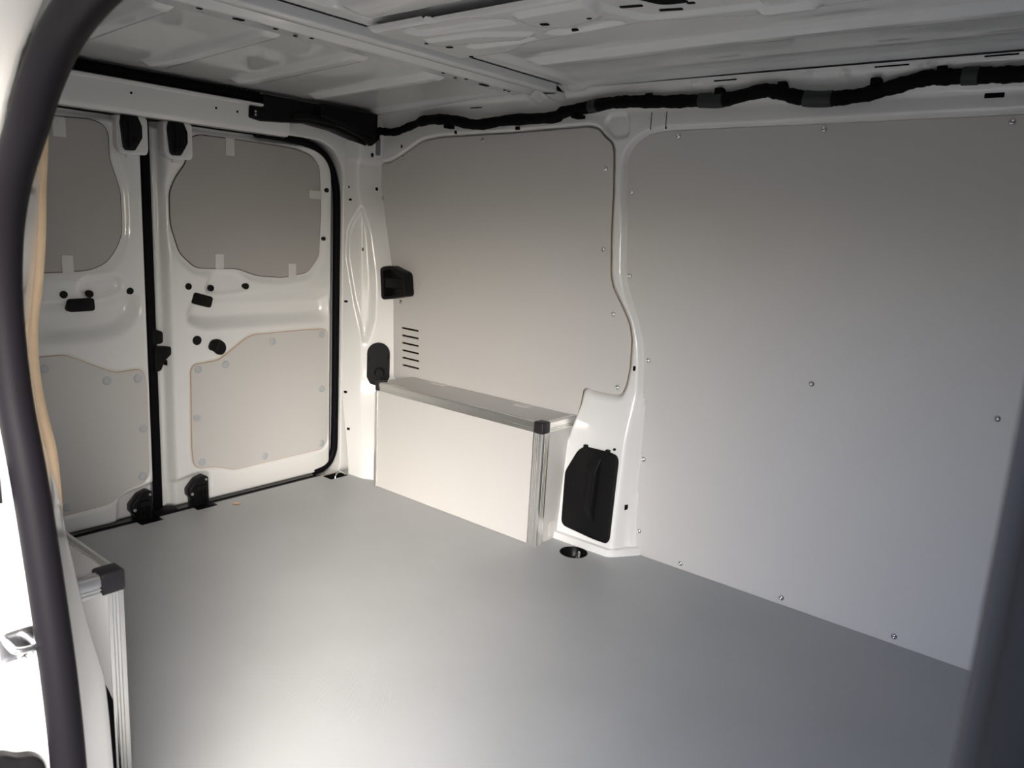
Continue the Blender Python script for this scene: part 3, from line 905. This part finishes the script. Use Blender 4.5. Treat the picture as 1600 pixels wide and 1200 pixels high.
# ------------------------------------------------------------------ fittings on the rear corner
cup = empty('grab_cup', (0.19, -0.02, 0.653))
CUPO = fillet([(0.125, 0.763), (0.135, 0.771), (0.173, 0.778), (0.245, 0.759), (0.252, 0.748), (0.262, 0.683), (0.255, 0.674), (0.146, 0.653), (0.135, 0.659)], 0.006, 3)
CUPI = fillet([(0.141, 0.755), (0.174, 0.767), (0.238, 0.749), (0.248, 0.684), (0.150, 0.664)], 0.006, 3)
plate('rim', CUPO, 'Y', -0.060, -0.013, M_BLACK, cup, holes=[CUPI], bevel=0.003, bres=2)
plate('back', CUPI, 'Y', -0.030, -0.013, M_BLACKGLOSS, cup)
plate('bar', fillet([(0.142, 0.735), (0.246, 0.738), (0.251, 0.703), (0.148, 0.696)], 0.004, 2), 'Y', -0.056, -0.040, M_BLACK, cup, bevel=0.004)
tag(cup, 'black plastic grab cup on the rear edge of the vented panel', 'grab cup')

ac = empty('access_cover', (0.12, -0.06, 0.33))
def cov_def(u, v):
    return 0.0
acx = Matrix.Rotation(math.radians(0), 4, 'Z')
ACO = circle(0.0, 0.118, 0.042, 24)[:13] + [(-0.042, 0.03)] + [(-0.030, 0.004), (0.0, -0.006), (0.030, 0.004), (0.042, 0.03)]
me = plate_mesh('cover_plate', ACO, 'Y', -0.006, 0.006, bevel=0.003, bres=2)
co = link('cover_plate', me, M_GREYCOVER, ac)
co.matrix_parent_inverse = Matrix.Identity(4)
for nm, cx, cz, h in (('slot', -0.034, 0.098, 0.018), ('slot', 0.034, 0.106, 0.016)):
    o = plate(nm, rrect(cx, cz, 0.003, h, 0.001), 'Y', -0.0072, -0.004, M_HOLE, None)
    o.parent = ac
hk = tube('hook', catmull([(-0.012, -0.006, 0.040), (-0.010, -0.018, 0.058), (0.004, -0.024, 0.066), (0.018, -0.018, 0.058), (0.020, -0.006, 0.040)], 5), 0.0035, M_BLACKGLOSS, None, seg=8)
hk.parent = ac
ac.location = (0.128, -0.060, 0.332)
ac.rotation_euler = (0, 0, math.radians(50))
tag(ac, 'charcoal oval cover on the rear corner pillar behind the wheel box', 'access cover')

# small holes of the corner pillar
PROWS = np.array(pillar_rows())
def hole_on_pillar(sj, z, w, h, name='hole', mt=None):
    r = PROWS[int(round(z / 1.30 * 149))]
    a, b = r[max(sj - 2, 0)], r[min(sj + 2, 40)]
    t = math.atan2(b[1] - a[1], b[0] - a[0])
    o = plate(name, rrect(0, 0, w, h, min(w, h) * 0.4), 'Y', -0.0018, 0.006, mt or M_HOLE, None)
    o.parent = pil
    o.location = r[sj]
    o.rotation_euler = (0, 0, t)
for args in [(7, 1.047, .005, .008), (8, 1.003, .011, .008), (34, 1.045, .010, .012), (21, 0.83, .005, .012), (4, 0.635, .014, .008), (4, 0.30, .013, .009), (4, 0.165, .013, .009)]:
    hole_on_pillar(*args)
hole_on_pillar(33, 1.195, 0.020, 0.062, 'gusset_slot', M_GREYTRIM)

# ------------------------------------------------------------------ wheel boxes
def alu_prof(wp=0.034, wq=0.034, n=3, t=0.004):
    """ribbed angle in local (p,q): corner at 0,0, legs along +p and +q, outside faces on p=0 and q=0"""
    pts = []
    # outer face along q = 0 going from p = w to 0 with grooves, then along p = 0
    def leg(w):
        seq = [(w, 0.0)]
        k = w * 0.80
        for i in range(n):
            c = k - i * w * 0.19
            seq += [(c + 0.0018, 0.0), (c + 0.0012, 0.0026), (c - 0.0012, 0.0026), (c - 0.0018, 0.0)]
        return seq
    A = leg(wp) + [(0.007, 0.0), (0.003, 0.001), (0.001, 0.003), (0.0, 0.007)]
    Bq = [(q, p) for p, q in leg(wq)][::-1]
    inner = [(t, wq), (t, t), (wp, t)]
    return A + Bq + inner

def wheel_box(name, x0, x1, yface, dirn, h, rear_open=True):
    """yface: the aisle side; dirn=+1 when the box runs from yface towards +Y"""
    E = empty(name, ((x0 + x1) / 2, yface + dirn * 0.09, 0.0))
    D = 0.174
    ya, yb = yface, yface + dirn * D
    def Y(a, b): return (min(a, b), max(a, b))
    y0, y1 = Y(ya + dirn * 0.003, ya + dirn * 0.012)
    box('side_board', x0, x1 - 0.004, y0, y1, 0.001, h - 0.003, M_LINING, E)
    y0, y1 = Y(ya + dirn * 0.004, yb)
    box('top_board', x0, x1 - 0.004, y0, y1, h - 0.012, h - 0.003, M_LINING, E)
    y0, y1 = Y(ya + dirn * 0.012, yb)
    box('end_board', x1 - 0.012, x1 - 0.003, y0, y1, 0.001, h - 0.012, M_LINING, E)
    pr = alu_prof(); pt_ = alu_prof(0.018, 0.032, 2)
    # long top edge, runs along X : p -> dirn*y, q -> down
    extrude('edge_profile', [(ya + dirn * p, h - q) for p, q in pt_], 'X', x0 + 0.012, x1 - 0.030, M_ALU, E, ang=25)
    # upright corner, runs along Z : p -> -x, q -> dirn*y
    extrude('corner_profile', [(x1 - p, ya + dirn * q) for p, q in (pr if dirn > 0 else alu_prof(0.034, 0.026))], 'Z', 0.0, h - 0.030, M_ALU, E, ang=25)
    # short top edge across the end, runs along Y : p -> -x, q -> down
    y0, y1 = Y(ya + dirn * 0.030, yb)
    extrude('edge_profile', [(x1 - p, h - q) for p, q in pt_], 'Y', y0, y1, M_ALU, E, ang=25)
    # black corner caps
    y0, y1 = Y(ya - dirn * 0.002, ya + dirn * 0.036)
    link('corner_cap', box_mesh('corner_cap', x1 - 0.034, x1 + 0.002, y0, y1, h - 0.034, h + 0.002, 0.005, 3), M_CAP, E)
    return E
wb1 = wheel_box('wheel_arch_box', 0.268, 1.004, -0.188, 1, 0.383)
tag(wb1, 'pale wheel arch box with aluminium edge profiles below the vented panel', 'wheel arch box')
box('rear_strip', 0.264, 0.276, -0.1895, -0.180, 0.0, 0.352, M_ALU, wb1, bev=0.001)
# rear end fittings, tape and sticker of the far box
link('end_cap', box_mesh('end_cap', 0.262, 0.284, -0.190, -0.150, 0.352, 0.386, 0.004, 2), M_CAP, wb1)
for (x, y) in [(0.42, -0.030), (0.815, -0.045)]:
    box('tape_patch', x - 0.028, x + 0.028, y - 0.016, y + 0.016, 0.3802, 0.3812, M_CLEAR, wb1)
plate('sticker', fillet([(-0.120, 0.012), (-0.085, 0.012), (-0.085, 0.050), (-0.094, 0.058), (-0.112, 0.058), (-0.120, 0.050)], 0.004, 2), 'X', 1.0008, 1.0022, M_CLIP, wb1)

wb2 = wheel_box('wheel_arch_box', 0.30, 1.140, -1.446, -1, 0.383)
tag(wb2, 'wheel arch box with bluish end board beside the sliding door seal', 'wheel arch box')
plate('end_recess', fillet([(-1.60, 0.004), (-1.465, 0.004), (-1.468, 0.150), (-1.482, 0.205), (-1.52, 0.235), (-1.60, 0.235)], 0.02, 3), 'X', 1.1365, 1.1385, M_HOLE, wb2)

# black moulded cover on the arch foot
cf = empty('arch_cover', (1.10, -0.08, 0.03))
COV = fillet([(1.066, 0.305), (1.154, 0.307), (1.180, 0.303), (1.189, 0.288), (1.193, 0.050), (1.186, 0.036), (1.140, 0.036), (1.030, 0.046), (1.018, 0.058), (1.010, 0.215), (1.046, 0.288)], 0.012, 4)
plate('cover_plate', COV, 'Y', -0.013, -0.001, M_BLACK, cf, bevel=0.004, bres=2, deform=lambda u, v: float(foot_y(v)) - 0.003)
# the raised hand-hold bulge in its middle
def bulge():
    out = [(1.085, 0.258), (1.125, 0.290), (1.135, 0.285), (1.137, 0.085), (1.125, 0.080), (1.088, 0.120)]
    rows = []
    for k, (s, dep) in enumerate([(1.0, 0.0), (0.62, -0.010), (0.30, -0.018), (0.14, -0.020), (0.01, -0.020)]):
        c = (1.129, 0.185)
        ring = fillet([(c[0] + (u - c[0]) * s, c[1] + (v - c[1]) * (1 - (1 - s) * 0.55)) for u, v in out], 0.012, 3)
        rows.append([(u, float(foot_y(v)) - 0.014 + dep, v) for u, v in ring])
    return loft('bulge', rows, M_BLACK, cf, close=True)
bulge()
for (x, z) in [(1.072, 0.303), (1.150, 0.305)]:
    box('clip_tab', x - 0.006, x + 0.006, float(foot_y(z)) - 0.016, float(foot_y(z)) - 0.004, z - 0.004, z + 0.008, M_BLACK, cf, bev=0.001)
tag(cf, 'black moulded cover on the white arch foot in front of the wheel box', 'arch cover')
# seam sealer flange at the foot
ff = extrude('trim_3', fillet([(0.992, -0.064), (0.992, -0.092), (1.196, -0.090), (1.215, -0.070), (1.262, 0.0), (1.235, 0.0), (1.196, -0.064)], 0.008, 2), 'Z', 0.0, 0.022, M_PAINT)
tag(ff, kind='structure')

# ------------------------------------------------------------------ lashing rings in the floor
def lashing_round():
    E = empty('lashing_ring', (RING_C[0], RING_C[1], -0.036))
    link('cup', lathe_mesh('cup', [(0.0425, 0.0), (0.0408, 0.0008), (0.0405, -0.002), (0.037, -0.026), (0.030, -0.034), (0.0, -0.036)], (0, 0, 1), (RING_C[0], RING_C[1], 0.0004), 32), M_BLACKGLOSS, E)
    c = Vector((RING_C[0] + 0.012, RING_C[1] + 0.002, -0.014))
    pts = []
    for k in range(25):
        a = math.pi * (0.0 + k / 24)
        pts.append(c + Vector((math.cos(a) * 0.016, -math.cos(a) * 0.022 + math.sin(a) * 0.010, math.sin(a) * 0.024 - 0.012)))
    tube('ring', pts, 0.0034, M_STEEL, E, seg=10)
    tube('pivot_pin', [c + Vector((-0.024, 0.024, -0.012)), c + Vector((0.024, -0.024, -0.012))], 0.004, M_STEEL, E, seg=10)
    tag(E, 'steel lashing ring in a round black cup beside the arch foot', 'lashing ring')
lashing_round()
def lashing_square():
    E = empty('lashing_ring', (0.0885, -0.222, -0.03))
    x0, x1, y0, y1 = 0.0615, 0.1155, -0.2615, -0.1825
    bm = bmesh.new()
    top = [bm.verts.new(p) for p in ((x0, y0, -0.001), (x1, y0, -0.001), (x1, y1, -0.001), (x0, y1, -0.001))]
    bot = [bm.verts.new(p) for p in ((x0 + .004, y0 + .004, -0.03), (x1 - .004, y0 + .004, -0.03), (x1 - .004, y1 - .004, -0.03), (x0 + .004, y1 - .004, -0.03))]
    for i in range(4):
        bm.faces.new((top[i], top[(i + 1) % 4], bot[(i + 1) % 4], bot[i]))
    bm.faces.new(bot)
    me = bpy.data.meshes.new('tray'); bm.to_mesh(me); bm.free()
    link('tray', me, M_HOLE, E)
    pts = []
    for k in range(21):
        a = math.pi * k / 20
        pts.append((0.100 - 0.006 * math.sin(a), -0.208 + math.cos(a) * 0.024, -0.018 + math.sin(a) * 0.030))
    tube('ring', pts, 0.003, M_STEEL, E, seg=10)
    tag(E, 'steel lashing ring in a square floor recess by the rear door corner', 'lashing ring')
lashing_square()

# ------------------------------------------------------------------ fittings on the near door jamb
st = empty('door_striker', (1.43, -1.69, 0.46))
def jamb_x(z):
    return float(np.interp(z, [p[1] for p in DOORO[:11]], [p[0] for p in DOORO[:11]])) - 0.022
xj = jamb_x(0.48)
plate('base_plate', rrect(-1.688, 0.482, 0.036, 0.034, 0.008), 'X', xj - 0.004, xj + 0.004, M_STEEL, st, bevel=0.001)
tube('loop', catmull([(xj, -1.700, 0.492), (xj + 0.022, -1.700, 0.490), (xj + 0.028, -1.696, 0.488), (xj + 0.028, -1.682, 0.486), (xj + 0.022, -1.678, 0.486), (xj, -1.678, 0.486)], 5), 0.0035, M_STEEL, st, seg=10)
link('bolt', lathe_mesh('bolt', [(0.007, 0), (0.007, 0.003), (0.004, 0.006), (0.003, 0.003), (0, 0.003)], (1, 0, 0), (xj + 0.004, -1.684, 0.470), 14), M_STEEL, st)
tag(st, 'zinc striker loop bolted to the white door jamb beside the seal', 'door striker')
bt = link('jamb_bolt', lathe_mesh('jamb_bolt', [(0.010, 0), (0.010, 0.001), (0.006, 0.003), (0.0045, 0.005), (0.003, 0.005), (0.0025, 0.003), (0, 0.003)], (1, 0, 0), (jamb_x(0.517) + 0.0, -1.693, 0.517), 18), M_PAINT)
tag(bt, 'white painted bolt head on the door jamb above the striker', 'bolt')


# black guide bracket low on the jamb, and the cut-out higher up
gb = empty('roller_guide', (1.46, -1.70, 0.20))
xj = jamb_x(0.34)
GO = fillet([(-1.790, 0.376), (-1.716, 0.378), (-1.702, 0.366), (-1.688, 0.362), (-1.679, 0.350), (-1.676, 0.330), (-1.676, 0.200), (-1.790, 0.200)], 0.008, 4)
plate('body', GO, 'X', xj - 0.02, xj + 0.012, M_BLACK, gb, bevel=0.004, bres=2)
plate('rim_rib', fillet([(-1.780, 0.362), (-1.720, 0.360), (-1.708, 0.345), (-1.692, 0.346), (-1.690, 0.340), (-1.712, 0.334), (-1.728, 0.352), (-1.780, 0.352)], 0.004, 3), 'X', xj + 0.010, xj + 0.018, M_BLACK, gb, bevel=0.002)
plate('side_slot', rrect(-1.682, 0.326, 0.005, 0.014, 0.002), 'X', xj + 0.010, xj + 0.0128, M_HOLE, gb)
tag(gb, 'black plastic roller guide on the white jamb below the striker', 'roller guide')
xj = jamb_x(0.64)
js = plate('jamb_cutout', fillet([(-1.790, 0.668), (-1.690, 0.667), (-1.683, 0.660), (-1.681, 0.612), (-1.790, 0.606)], 0.006, 3), 'X', xj - 0.012, xj + 0.003, M_GREYCOVER, wr)
